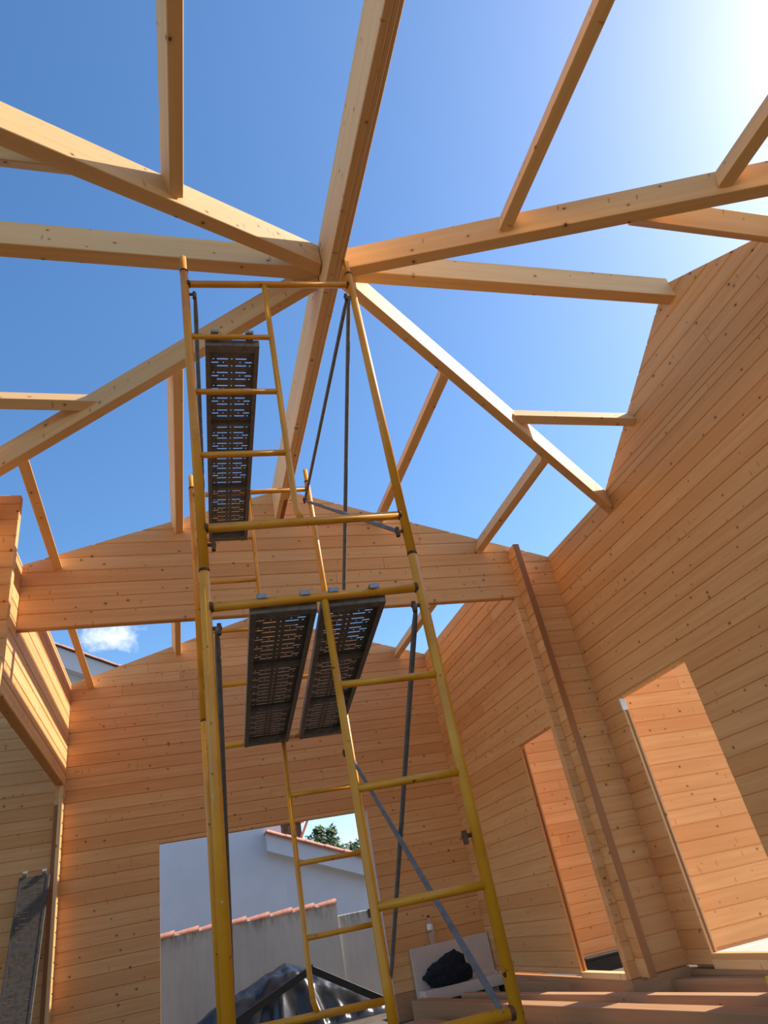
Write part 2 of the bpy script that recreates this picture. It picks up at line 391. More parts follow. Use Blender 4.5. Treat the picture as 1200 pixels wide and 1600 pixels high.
# jamb of that opening (end grain with a groove) and its white packing
box('jamb', (XR + 0.004, OY0 - 0.006, -0.46), (XR + 0.024, OY0 + 0.002, OZ - 0.09), PINE, w, ch=0.001)
box('jamb', (XR + 0.048, OY0 - 0.006, -0.46), (XR + 0.068, OY0 + 0.002, OZ - 0.09), PINE, w, ch=0.001)
box('jamb_groove', (XR + 0.0245, OY0 - 0.002, -0.46), (XR + 0.0475, OY0 + 0.003, OZ - 0.09), ENDG, w, ch=0.001)
box('packing', (XR - 0.004, OY0 - 0.02, OZ - 0.115), (XR + 0.05, OY0 - 0.001, OZ - 0.005), WLAB, w, ch=0.002)
box('sill', (XR - 0.01, 4.0, -0.565), (XR + T + 0.02, OY0, -0.50), BEAM, w)

# far nave wall on the right, with door opening
w = structure('wall_far_right', label='right wall of the far room with narrow door opening')
DY0, DZ = 7.055, 1.573
log_wall(w, 'y', XF, 1, T, YW + T, YF - 0.001, ZB, ZP - SL * XF, 2.7, (), [(6.12, DY0, ZB - 0.1, DZ)], splits=0.5)
box('jamb', (XF + 0.002, DY0 - 0.006, ZB), (XF + 0.022, DY0 + 0.002, DZ - 0.02), PINE, w, ch=0.001)
box('jamb', (XF + 0.048, DY0 - 0.006, ZB), (XF + 0.068, DY0 + 0.002, DZ - 0.02), PINE, w, ch=0.001)
box('jamb_groove', (XF + 0.0225, DY0 - 0.001, ZB), (XF + 0.0475, DY0 + 0.003, DZ - 0.02), ENDG, w, ch=0.001)
box('sill', (XF - 0.005, 6.1, ZB - 0.03), (XF + T + 0.01, DY0, ZB + 0.02), BEAM, w)

# far gable wall with the tall glazed-door opening, running on to left and right rooms
w = structure('wall_far_gable', label='far pine log gable wall with tall door opening')
WX0, WX1, WZ = -1.36, 1.207, 1.4726
log_wall(w, 'x', YF, 1, T, -2.52, XF + T, ZB, 4.4, 2.7678, rake_cuts(), [(WX0, WX1, -2, WZ)], splits=0.55)
log_wall(w, 'x', YF, 1, T, -6.0, -2.52, ZB, 3.4, 2.7678 + 0.012, [((-SL, 1.0), ZP)], splits=0.5)
log_wall(w, 'x', YF, 1, T, XF + T, 5.6, -0.70, 2.6, 2.7678 - 0.05, splits=0.3)
box('window_trim', (WX1 + 0.001, YF - 0.004, ZB), (WX1 + 0.022, YF + T + 0.004, WZ), RENDERW, w, ch=0.002)

# sole timbers under the walls
def plinth(lo, hi, lab):
    tag(box('wall_base', lo, hi, JOIST), lab, kind='structure')
plinth((XF - 0.01, YW + T, ZG), (XF + T + 0.01, YF, ZB - 0.031), 'sole timber under the right wall of the far room')
plinth((XR - 0.01, -0.6, ZG), (XR + T, YW + T, -0.566), 'sole timber under the right wall')
plinth((2.36, YW - 0.03, ZG), (XR - 0.011, YW + T + 0.03, ZB - 0.001), 'sole timber under the pier')
plinth((WX1 + 0.02, YF - 0.01, ZG), (XF - 0.011, YF + T, ZB - 0.001), 'sole timber under the far gable, right of the opening')
plinth((-6.0, YF - 0.01, ZG), (WX0, YF + T, ZB - 0.001), 'sole timber under the far gable, left of the opening')
# left nave wall above the wide side opening
w = structure('wall_left', label='sunlit left log wall over the wide side opening')
TL_ = 0.09
log_wall(w, 'y', XL, -1, TL_, 4.2, YF - 0.001, 2.27, 3.552, 2.27, splits=0.4)
log_wall(w, 'y', XL, -1, TL_, 9.17, YF - 0.001, ZB, 2.27, 2.27)
box('jamb', (XL - TL_ + 0.002, 9.160, ZB), (XL - 0.045, 9.169, 2.05), ENDG, w, ch=0.001)  # dark half of the jamb: shade of the recessed groove put into its colour
box('jamb', (XL - 0.043, 9.155, ZB), (XL - 0.002, 9.169, 2.26), BEAM, w, ch=0.001)
# cross wall on the left whose log ends stand into the nave
w = structure('wall_left_cross', label='left cross wall with sunlit log ends at the picture edge')
log_wall(w, 'x', 4.85, 1, T, -4.6, -2.25, ZB, 3.545, 2.27 - 0.06, splits=0.2)

# ------------------------------------------------------------------ roof timbers
def roofz(x): return ZP - SL * abs(x)
RX0, RX1 = -0.108, -0.022
r = empty('ridge_beam', (-0.065, 2.0, 3.95))
tag(r, 'long pale laminated main ridge beam running from overhead to the inner gable', 'roof beam')
beam('lamella', ((RX0 - 0.038) / 2 - 0.008 - 0.0, -1.6, 4.352), ((RX0 - 0.038) / 2 - 0.008, YW - 0.002, 4.352), 0.048, 0.402, BEAM, r)
beam('lamella', (-0.041, -1.6, 4.352), (-0.041, 5.60, 4.352), 0.032, 0.395, BEAM, r)
beam('end_block', (-0.036, 5.61, 4.352), (-0.036, YW - 0.002, 4.352), 0.040, 0.398, ENDG, r)
beam('batten', (-0.012, -1.6, 4.352), (-0.012, 5.60, 4.352), 0.022, 0.385, BEAM, r)
r2 = beam('ridge_beam', (-0.06, YW + T + 0.005, 4.352), (-0.06, YF - 0.003, 4.352), 0.09, 0.36, BEAM); tag(r2, 'ridge beam of the far room behind the inner gable', 'roof beam')
XLf, XRf = -0.112, 0.002
o = beam('cross_ridge_beam', (XLf, 3.026, 4.36), (-5.4, 3.026, 4.30), 0.105, 0.215, BEAM); tag(o, 'level ridge beam running left from the crossing, greyish in shade', 'roof beam')
o = beam('cross_ridge_beam', (XRf, 3.026, 4.372), (XR - 0.002, 3.026, 4.43), 0.105, 0.215, BEAM); tag(o, 'level ridge beam running right from the crossing to the right gable peak', 'roof beam')

# valley rafters, plumb cut at both ends
def valley(sx, sy, x_end, label, w_=0.085, h_=0.205, ye=None):
    D = V((sx * XR, sy * (ye or YE - YC))); D.normalize(); nrm = V((-D.y, D.x))
    xs = XLf if sx < 0 else XRf
    def q(x):
        out = []
        for s in (-1, 1):
            b0 = V((0, YC)) + nrm * s * w_ / 2
            t_ = (x - b0.x) / D.x; P_ = b0 + D * t_; zc = roofz(x) + 0.006
            out.append(V((x, P_.y, zc)))
        return [out[0], out[1], out[1] - V((0, 0, h_)), out[0] - V((0, 0, h_))]
    return tag(prism('valley_rafter', q(xs), q(x_end), BEAM), label, 'roof beam')
valley(1, 1, XR - 0.002, 'diagonal valley rafter with sunlit side running from the crossing to the right wall corner')
valley(-1, 1, -5.0, 'diagonal valley rafter passing behind the upper scaffold frame to the left edge')
valley(-1, -1, -4.0, 'diagonal valley rafter with bright sunlit side at the upper left')
valley(1, -1, XR - 0.002, 'diagonal valley rafter rising towards the upper right edge, in shade', 0.08, 0.205, 1.88)

# purlins set square to their roof slope
def ypurlin(x, y0, y1, label, w_=0.078, h_=0.15):
    up = V((SL if x > 0 else -SL, 0, 1)).normalized(); z_ = roofz(x)
    return tag(beam('purlin', (x, y0, z_), (x, y1, z_), w_, h_, BEAM, up=up), label, 'roof beam', 'purlins between ridge and walls')
def xpurlin(y, x0, x1, label, w_=0.078, h_=0.15):
    up = V((0, SG if y > YC else -SG, 1)).normalized(); z_ = 4.41 - SG * abs(y - YC)
    return tag(beam('purlin', (x0, y, z_), (x1, y, z_), w_, h_, BEAM, up=up), label, 'roof beam', 'purlins between ridge and walls')
def vy(x, far): return YC + (1 if far else -1) * abs(x) / XR * (YE - YC)
PX1, PX2 = 1.075, 2.17
ypurlin(-1.11, vy(1.11, False) - 0.02, -1.4, 'purlin hanging down from the top edge at the upper left')
ypurlin(1.02, YC - 1.02 / XR * 1.88 - 0.02, -1.4, 'purlin slanting from the top edge to the right-hand shaded rafter')
ypurlin(2.07, YC - 2.07 / XR * 1.88 - 0.02, -1.0, 'short purlin stub at the upper right picture edge')
ypurlin(1.05, vy(1.05, True) + 0.05, YW - 0.002, 'purlin right of the scaffold running from rafter down to the inner gable')
ypurlin(2.17, vy(2.17, True) + 0.05, YW - 0.002, 'outer right purlin ending beside the column of log ends')
ypurlin(-1.11, vy(1.11, True) + 0.05, YW - 0.002, 'purlin left of the scaffold meeting the inner gable')
ypurlin(-2.19, vy(2.19, True) + 0.05, YW - 0.002, 'outer left purlin meeting the inner gable corner')
ypurlin(-1.14, YW + T + 0.002, YF - 0.002, 'far room purlin left of the scaffold')
ypurlin(-2.24, YW + T + 0.002, YF - 0.002, 'far room purlin at the left corner in front of the white roof')
ypurlin(1.05, YW + T + 0.002, YF - 0.002, 'far room purlin hidden behind the steel platforms')
ypurlin(2.10, YW + T + 0.002, YF - 0.002, 'far room purlin at the right corner')
def vx(y): return abs(y - YC) / (YE - YC) * XR
xpurlin(YC + 1.02, vx(YC + 1.02) - 0.06, XR - 0.002, 'short level purlin with lit side ending on the right wall below its peak')
xpurlin(YC + 0.995, -1.57, -5.4, 'level purlin at the left edge under the far left rafter')
xpurlin(YC - 1.06, 1.06 / 1.88 * XR + 0.0, XR - 0.002, 'purlin behind the upper right rafter running to the right edge')
xpurlin(YC - 0.885, -vx(YC - 0.885) - 0.02, -5.4, 'purlin tip behind the upper left rafter at the left edge')

# ------------------------------------------------------------------ scaffold
def ny(x): return 2.796 - 0.034 * (x + 0.985)
def fy(x): return 4.946 - 0.034 * (x + 0.985)
RP, RB, RL = 0.0235, 0.0215, 0.017
def lerp(a_, b_, t_): return a_ + (b_ - a_) * t_
def scaffold_frame(label, yf, left, right, bars, ladder, ladder_z, rungs, rung_side, legs=None, clips=(), flare=False):
    """left/right = ((x,z) top, (x,z) foot); bars = [(zl, zr)]; ladder = (x_top, x_bot)"""
    def px(side, z):
        (x1, z1), (x0, z0) = side; return lerp(x0, x1, (z - z0) / (z1 - z0))
    P = lambda x, z: V((x, yf(x), z))
    root = empty('scaffold_section', P(left[1][0], left[1][1])); tag(root, label, 'scaffold frame', 'yellow tube scaffold frames')
    for side in (left, right):
        (x1, z1), (x0, z0) = side
        po = tube('post', [P(x0, z0), P(px(side, z1 - 0.13), z1 - 0.13), P(px(side, z1 - 0.125), z1 - 0.125), P(x1, z1)], [RP, RP, RP * 0.80, RP * 0.80], YEL, root, 16)
        zc = z1 - 0.135
        tube('collar', [P(px(side, zc - 0.004), zc - 0.004), P(px(side, zc + 0.010), zc + 0.010)], RP * 1.06, RUST, po, 16)
    for zl, zr in bars:
        xl, xr = px(left, zl) + RP * 0.7, px(right, zr) - RP * 0.7
        b_ = tube('bar', [P(xl, zl), P(xr, zr)], RB, YEL, root)
        for x_, z_, s in ((xl, zl, 1), (xr, zr, -1)):
            tube('weld', [P(x_, z_), P(x_ + s * 0.014, z_)], [RB * 1.25, RB * 1.02], RUST, b_)
    zt, zb = ladder_z; xt, xb = ladder
    pts = [P(xt, zt), P(lerp(xt, xb, 0.9), lerp(zt, zb, 0.9))]
    if flare: pts += [P(xb + 0.004, lerp(zt, zb, 0.96)), P(xb + 0.022, zb)]
    else: pts += [P(xb, zb)]
    tube('ladder_post', pts, RL, YEL, root)
    for z in rungs:
        zl, zr = z if isinstance(z, tuple) else (z, z)
        xm = lerp(xt, xb, (zt - (zl + zr) / 2) / (zt - zb))
        if rung_side < 0: a_, b_ = P(px(left, zl) + RP * 0.7, zl), P(xm - RL * 0.5, zr)
        else: a_, b_ = P(xm + RL * 0.5, zl), P(px(right, zr) - RP * 0.7, zr)
        tube('rung', [a_, b_], RL * 0.95, YEL, root)
    for side, z, s in clips:
        sd = left if side < 0 else right; x = px(sd, z)
        c = tube('brace_pin', [P(x + s * RP * 0.8, z), P(x + s * 0.062, z)], 0.0085, RUST, root, 10)
        box('latch', V((x + s * 0.050 - 0.009, yf(x) - 0.010, z - 0.030)), V((x + s * 0.050 + 0.009, yf(x) + 0.010, z + 0.020)), RUST, c, ch=0.003)
    if legs is not None:
        for side in (left, right):
            x0, z0 = side[1]
            j = tube('base_jack', [P(x0, z0 + 0.02), P(x0, legs + 0.012)], 0.017, GALV, root)
            box('base_plate', V((x0 - 0.07, yf(x0) - 0.07, legs)), V((x0 + 0.07, yf(x0) + 0.07, legs + 0.012)), GALV, j, axis=0)
    return root
scaffold_frame('upper front yellow frame of the scaffold with ladder rungs on its left', ny, ((-1.029, 3.905), (-0.990, 1.735)), ((0.004, 3.965), (0.006, 1.76)),
               [(3.664, 3.734), (1.952, 1.98)], (-0.553, -0.538), (3.69, 1.965), [(3.222, 3.236), (2.808, 2.815), (2.383, 2.392)], -1,
               clips=[(-1, 3.575, 1), (1, 3.62, -1), (1, 1.885, -1), (-1, 1.862, 1)], flare=True)
scaffold_frame('lower front yellow frame of the scaffold with ladder rungs on its right', ny, ((-0.991, 1.86), (-0.976, -0.55)), ((0.006, 1.885), (0.010, -0.55)),
               [(1.545, 1.568), (-0.10, -0.105)], (-0.462, -0.440), (1.535, -0.10), [(1.137, 1.137), (0.712, 0.715), (0.297, 0.297)], 1, legs=ZG,
               clips=[(-1, 1.445, 1), (1, 1.475, -1), (1, 0.475, -1)])
scaffold_frame('upper rear yellow frame of the scaffold against the inner gable', fy, ((-0.967, 3.784), (-0.944, 1.66)), ((0.035, 3.819), (0.066, 1.68)),
               [(3.580, 3.612), (1.90, 1.91)], (-0.485, -0.470), (3.59, 1.905), [3.138, 2.742, 2.323], -1, clips=[(1, 3.495, -1)], flare=True)
scaffold_frame('lower rear yellow frame of the scaffold seen before the door opening', fy, ((-0.944, 1.79), (-0.908, -0.55)), ((0.066, 1.81), (0.095, -0.55)),
               [(1.462, 1.482), (-0.152, -0.175)], (-0.403, -0.383), (1.46, -0.155), [1.077, 0.652, 0.232], 1, legs=ZG, clips=[(1, 1.31, -1), (1, 0.30, -1)], flare=True)
def brace(p0, p1, label):
    p0, p1 = V(p0), V(p1); d = (p1 - p0).normalized()
    o = tube('scaffold_brace', [p0 - d * 0.02, p0 + d * 0.02, p0 + d * 0.09, p1 - d * 0.09, p1 - d * 0.02, p1 + d * 0.02], [0.008, 0.010, 0.0135, 0.0135, 0.010, 0.008], TUBE, None, 10)
    return tag(o, label, 'brace', 'grey scaffold braces')
brace((-0.042, 2.764, 3.60), (0.0, 4.912, 3.505), 'grey steel brace at the scaffold top going back to the rear frame')
brace((-0.030, 2.764, 3.595), (0.098, 4.909, 1.90), 'near-vertical grey brace hanging from the upper right post behind the top platform bar')
brace((0.004, 4.912, 3.485), (-0.036, 2.764, 1.885), 'grey brace slanting from the rear post to the front post near the ridge end')
brace((-0.036, 2.764, 1.464), (0.114, 4.909, -0.06), 'long dark grey brace beside the lower right post, before the door opening edge')
brace((0.055, 4.910, 1.30), (-0.048, 2.764, -0.09), 'grey brace crossing diagonally in front of the pale bench')
brace((-0.968, 2.796, 3.56), (-0.885, 4.944, 1.88), 'grey brace tucked behind the upper left scaffold post')
brace((-0.948, 2.796, 1.43), (-0.845, 4.942, -0.04), 'grey brace tucked behind the lower left scaffold post')

# perforated steel platforms
PW, PH = 0.305, 0.050
def deck_mesh(L):
    """sheet with rows of punched slots; local x = length, y = width"""
    hw = PW / 2 - 0.022; ys_a = [(-hw + 0.012, -hw + 0.052), (-0.052, -0.046), (0.046, 0.052), (hw - 0.052, hw - 0.012)]
    ys_b = [(-hw + 0.020, -hw + 0.028), (-0.086, -0.022), (-0.004, 0.004), (0.022, 0.086)]
    ys_c = [(-0.086, -0.022), (-0.004, 0.004), (0.022, 0.086), (hw - 0.028, hw - 0.020)]
    vs = []; fs = []
    def rect(x0, x1, y0, y1):
        i = len(vs); vs.extend([(x0, y0, 0), (x1, y0, 0), (x1, y1, 0), (x0, y1, 0)]); fs.append((i, i + 1, i + 2, i + 3))
    ribs = [L / 3, 2 * L / 3]; x = 0.06; pitch = 0.0275; rows = 0; last = 0.0; pat = [ys_a, ys_b, None, ys_c]
    while x < L - 0.06:
        pt = pat[rows % 4]; rows += 1
        if pt and all(abs(x - r_) > 0.03 for r_ in ribs):
            h = 0.009
            rect(last, x - h / 2, -hw, hw)
            cur = -hw
            for (a_, b_) in pt: rect(x - h / 2, x + h / 2, cur, a_); cur = b_
            rect(x - h / 2, x + h / 2, cur, hw); last = x + h / 2
        x += pitch
    rect(last, L, -hw, hw)
    me = bpy.data.meshes.new('deck'); me.from_pydata(vs, [], fs); me.materials.append(GALV); return me
def platform(L):
    root = empty('scaffold_platform')
    d = link('deck', deck_mesh(L), None, root); d.location = (0, 0, PH - 0.004)
    so_ = d.modifiers.new('sheet', 'SOLIDIFY'); so_.thickness = 0.0018; so_.offset = 0
    def bx(name, lo, hi, mat, par=root, ax=None): return box(name, V(lo), V(hi), mat, par, 0.002, ax)
    for s in (-1, 1):
        y0 = s * (PW / 2 - 0.003)
        bx('side_rail', (0, min(y0, y0 + s * 0.003), 0), (L, max(y0, y0 + s * 0.003), PH), GALV)
        a_, b_ = sorted((s * (PW / 2 - 0.026), s * (PW / 2)))
        bx('rail_lip', (0, a_, 0), (L, b_, 0.004), GALV)
        bx('rail_top', (0, a_, PH - 0.003), (L, b_, PH), GALV)
    for xx in (L / 3, 2 * L / 3): bx('cross_rib', (xx - 0.010, -PW / 2 + 0.004, 0.012), (xx + 0.010, PW / 2 - 0.004, PH - 0.006), GALV, ax=1)
    for xx, s in ((0.0, -1), (L, 1)):
        a_, b_ = sorted((xx, xx - s * 0.055))
        bx('end_cap', (a_, -PW / 2 + 0.003, 0.002), (b_, PW / 2 - 0.003, PH - 0.006), GALV, ax=1)
        for yy in (-0.098, 0.098):
            pts = [(xx - s * 0.03, yy, 0.036), (xx + s * 0.006, yy, 0.040), (xx + s * 0.012, yy, 0.066), (xx + s * 0.030, yy, 0.078), (xx + s * 0.054, yy, 0.072), (xx + s * 0.060, yy, 0.048)]
            vs = []; fs = []; hw = 0.022; th = 0.006
            for i, (px_, py_, pz_) in enumerate(pts):
                a0 = pts[max(i - 1, 0)]; a1 = pts[min(i + 1, len(pts) - 1)]; tx, tz = a1[0] - a0[0], a1[2] - a0[2]; l_ = math.hypot(tx, tz); nx_, nz_ = -tz / l_, tx / l_
                for sx_ in (-hw, hw):
                    for st in (0, th): vs.append((px_ + nx_ * st * -s, py_ + sx_, pz_ + nz_ * st * -s))
            for i in range(len(pts) - 1):
                q = i * 4; fs += [(q, q + 2, q + 6, q + 4), (q + 1, q + 5, q + 7, q + 3), (q, q + 4, q + 5, q + 1), (q + 2, q + 3, q + 7, q + 6)]
            fs += [(0, 1, 3, 2), (len(vs) - 4, len(vs) - 2, len(vs) - 1, len(vs) - 3)]
            me = bpy.data.meshes.new('hook'); me.from_pydata([V(v) for v in vs], [], fs)
            bm = bmesh.new(); bm.from_mesh(me); bmesh.ops.recalc_face_normals(bm, faces=bm.faces); bm.to_mesh(me); bm.free()
            link('hook', me, CLAMP, root)
    return root
def copy_tree(o, parent=None):
    c = o.copy(); COL.objects.link(c); c.parent = parent
    for ch in list(o.children): copy_tree(ch, c)
    return c
def place(o, p0, p1, up=V((0, 0, 1))):
    p0, p1 = V(p0), V(p1); X = (p1 - p0).normalized(); Z = (up - X * up.dot(X)).normalized(); Y = Z.cross(X)
    M_ = Matrix((X, Y, Z)).transposed().to_4x4(); M_.translation = p0; o.matrix_basis = M_
LP = 2.095
proto = platform(LP)
plats = [proto] + [copy_tree(proto) for _ in range(3)]
labs = ['narrow perforated steel platform high up, hooked on the top ladder rung', 'left of the two perforated steel platforms lying side by side', 'right of the two perforated steel platforms lying side by side', 'spare perforated steel platform leaning upright in the left side opening']
for o, l_ in zip(plats, labs): tag(o, l_, 'scaffold platform', 'perforated steel scaffold platforms')
for c in plats[3].children:                 # the spare one gets a darker copy of the platform steel
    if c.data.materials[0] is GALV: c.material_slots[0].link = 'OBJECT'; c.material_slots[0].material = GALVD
g = 0.028
place(plats[0], (-0.772, ny(-0.77) + g, 3.187), (-0.690, fy(-0.69) - g, 3.098))
place(plats[1], (-0.647, ny(-0.647) + g, 1.510), (-0.525, fy(-0.52) - g, 1.430))
place(plats[2], (-0.318, ny(-0.318) + g, 1.518), (-0.140, fy(-0.14) - g, 1.436))
place(plats[3], (-2.735, 8.72, ZG + 0.07), (-2.672, 9.17, ZG + 0.07 + 2.05), V((0, -1, 0.1)))

# ------------------------------------------------------------------ floor timbers, bench and odds and ends
ZT = -0.60
def timber(a_, b_, w_, h_, label, ztop=ZT, mat=JOIST):
    d = (V(b_) - V(a_)).normalized(); n_ = V((-d.y, d.x)) * -1
    if n_.x < 0: n_ = -n_
    a2 = V(a_) + n_ * w_ / 2; b2 = V(b_) + n_ * w_ / 2
    return tag(beam('floor_timber', (a2.x, a2.y, ztop), (b2.x, b2.y, ztop), w_, h_, mat), label, 'timber', 'loose timbers on the ground')
timber((2.33, 8.25), (3.02, 4.1), 0.10, 0.199, 'rearmost long timber lying at the foot of the right wall')
timber((1.76, 8.52), (2.56, 3.7), 0.10, 0.199, 'middle long timber lying before the right wall')
timber((1.33, 9.02), (2.20, 3.2), 0.16, 0.199, 'front wide timber with sunlit patches, running under the pale bench')
timber((1.00, 8.3), (1.95, 2.6), 0.22, 0.10, 'flat pale plank on the ground left of the timbers', -0.70)
timber((0.55, 8.0), (1.0, 5.0), 0.10, 0.12, 'short timber on the ground near the door opening', -0.68)

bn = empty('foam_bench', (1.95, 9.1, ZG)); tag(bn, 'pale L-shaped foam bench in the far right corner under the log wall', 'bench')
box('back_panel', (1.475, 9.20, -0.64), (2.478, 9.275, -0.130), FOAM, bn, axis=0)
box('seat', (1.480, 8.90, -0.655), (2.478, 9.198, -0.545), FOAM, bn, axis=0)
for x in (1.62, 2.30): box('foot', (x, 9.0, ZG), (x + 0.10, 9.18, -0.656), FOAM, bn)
# black jacket thrown on the seat
bm = bmesh.new(); bmesh.ops.create_icosphere(bm, subdivisions=4, radius=1.0)
from mathutils import noise as mn
for v in bm.verts:
    c = v.co.copy(); k = 1 + 0.28 * mn.noise(c * 1.7 + V((3.1, 0, 7))) + 0.16 * mn.noise(c * 4.2) + 0.05 * mn.noise(c * 9)
    v.co = V((c.x * 0.285 * k, c.y * 0.12 * k, c.z * 0.165 * k * (1.0 + 0.35 * c.x - 0.25 * max(0, c.x - 0.6))))
    if v.co.z < -0.10: v.co.z = -0.10 + (v.co.z + 0.10) * 0.08
me = bpy.data.meshes.new('jacket'); bm.to_mesh(me); bm.free()
for q in me.polygons: q.use_smooth = True
j = link('jacket', me, CLOTH); j.location = (1.82, 9.06, -0.437); j.rotation_euler = (0, 0, -0.1); tag(j, 'black crumpled jacket lying on the pale bench', 'jacket')
# clear bottle on the bench back
bt = empty('plastic_bottle', (1.775, 9.235, -0.130)); tag(bt, 'clear plastic bottle with white label standing on the bench back', 'bottle')
def lathe(name, prof, loc, mat, parent, seg=20):
    vs = []; fs = []
    for r_, z_ in prof:
        for k_ in range(seg): vs.append(V(loc) + V((r_ * math.cos(2 * math.pi * k_ / seg), r_ * math.sin(2 * math.pi * k_ / seg), z_)))
    for i in range(len(prof) - 1):
        for k_ in range(seg): a_, b_ = i * seg + k_, i * seg + (k_ + 1) % seg; fs.append((a_, b_, b_ + seg, a_ + seg))
    fs += [tuple(range(seg - 1, -1, -1)), tuple((len(prof) - 1) * seg + k_ for k_ in range(seg))]
    return frame_obj(name, vs, fs, mat, parent, V(loc), V((1, 0, 0)), V((0, 0, 1)), True)
BL = (1.775, 9.235, -0.130)
lathe('bottle_body', [(0.034, 0), (0.038, 0.006), (0.038, 0.075), (0.035, 0.085), (0.038, 0.095), (0.038, 0.215), (0.030, 0.245), (0.016, 0.272), (0.014, 0.285)], BL, PET, bt)
lathe('bottle_label', [(0.0388, 0.150), (0.0390, 0.151), (0.0390, 0.209), (0.0388, 0.210)], BL, WLAB, bt)
lathe('bottle_cap', [(0.017, 0.280), (0.017, 0.300), (0.015, 0.303)], BL, RUST, bt)
# yellow level on the middle timber
lv = empty('spirit_level', (2.52, 4.3, ZT)); tag(lv, 'yellow tool body lying on the timbers at the right picture edge', 'tool')
box('body', (2.470, 4.05, ZT + 0.001), (2.505, 4.53, ZT + 0.095), YPLAS, lv)
box('mark', (2.4685, 4.470, ZT + 0.020), (2.4700, 4.478, ZT + 0.060), BLKP, lv, 0.0002)
box('mark', (2.4685, 4.450, ZT + 0.020), (2.4700, 4.470, ZT + 0.028), BLKP, lv, 0.0002)
bp_ = empty('black_case', (3.9, 9.15, ZG)); tag(bp_, 'flat black case on the ground seen low through the narrow door opening', 'case')
box('case_body', (3.62, 9.02, ZG), (4.25, 9.22, -0.655), BLACKW, bp_, axis=0)
box('case_lid', (3.61, 9.01, -0.654), (4.26, 9.23, -0.625), BLKP, bp_, axis=0)
# flat black crate outside the door opening
cr = empty('black_crate', (1.5, 9.8, ZG)); tag(cr, 'flat black crate with orange lids outside the door opening beside the pale bench', 'crate')
box('crate_body', (1.25, 9.62, ZG), (1.78, 9.92, -0.735), BLACKW, cr, axis=0)
for x in (1.42, 1.53): lathe('lid', [(0.038, -0.735), (0.038, -0.727), (0.034, -0.725)], (x, 9.74, 0.0), TERRA, cr, 16)

# ------------------------------------------------------------------ outside: tarp pile, garden wall, neighbour house, trees
tp = empty('tarp_pile', (0.3, 11.0, ZG)); tag(tp, 'pile under shiny black plastic sheeting outside the door opening', 'tarp')
vs = []; fs = []; NX, NY = 130, 70
for i in range(NX + 1):
    for k in range(NY + 1):
        x = -1.5 + 3.3 * i / NX; y = 10.58 + 1.5 * k / NY
        dx, dy = x - 0.20, y - 11.15; ang = math.atan2(dy * 1.5, dx); rr_ = math.hypot(dx, dy * 1.5)
        z = -0.045 - (0.40 if dx < 0 else 0.50) * abs(dx) - 0.30 * abs(dy) ** 1.25
        front = max(0.0, 10.84 - y)                      # the sheet falls in pleats at the front
        pleat = 0.5 + 0.5 * math.sin((dx / (0.35 + 1.1 * front)) * 7.5 + 1.3 * mn.noise(V((x * 2.2, 0, 3))))
        z -= front * (1.9 + 1.9 * pleat)
        z += 0.040 * min(rr_ * 1.6, 1.0) * math.sin(ang * 9 + 1.4 * math.sin(rr_ * 5)) + 0.03 * mn.noise(V((x * 4, y * 4, 1))) + 0.012 * mn.noise(V((x * 14, y * 14, 5)))
        vs.append(V((x, y, max(z, ZG + 0.004))))
for i in range(NX):
    for k in range(NY): a_ = i * (NY + 1) + k; fs.append((a_, a_ + 1, a_ + NY + 2, a_ + NY + 1))
sh = frame_obj('sheet', vs, fs, TARP, tp, V((0.2, 11.1, -0.4)), V((1, 0, 0)), V((0, 0, 1)), True)
so_ = sh.modifiers.new('thick', 'SOLIDIFY'); so_.thickness = 0.004; so_.offset = -1
beam('wrapped_bar', (0.50, 10.56, -0.105), (-1.15, 10.52, -0.715), 0.05, 0.085, BLACKW, tp)
beam('wrapped_bar', (0.47, 10.56, -0.105), (1.50, 10.52, -0.69), 0.05, 0.085, BLACKW, tp)

gw = empty('garden_wall', (0, 12.5, ZG)); tag(gw, 'low stained rendered garden wall with terracotta coping outside the opening', 'wall')
o = box('wall_body', (-6.0, 12.5, ZG), (1.29, 12.72, 0.585), GARDEN, None, ch=0.01)
def reparent(o, root):
    M_ = o.matrix_basis.copy(); o.parent = root; o.matrix_parent_inverse = Matrix.Identity(4); o.matrix_basis = Matrix.Translation(-root.location) @ M_
for v in o.data.vertices: v.co.z += (o.matrix_basis.translation.z - 0.585)
o.matrix_basis.translation.z = 0.585; M_ = o.matrix_basis.copy(); M_.translation.z = 0.585; o.matrix_basis = M_
reparent(o, gw)
o = box('wall_step', (1.29, 12.52, ZG), (6.0, 12.70, 0.40), GARDEN, None, ch=0.01)
for v in o.data.vertices: v.co.z += (o.matrix_basis.translation.z - 0.40)
M_ = o.matrix_basis.copy(); M_.translation.z = 0.40; o.matrix_basis = M_
reparent(o, gw)
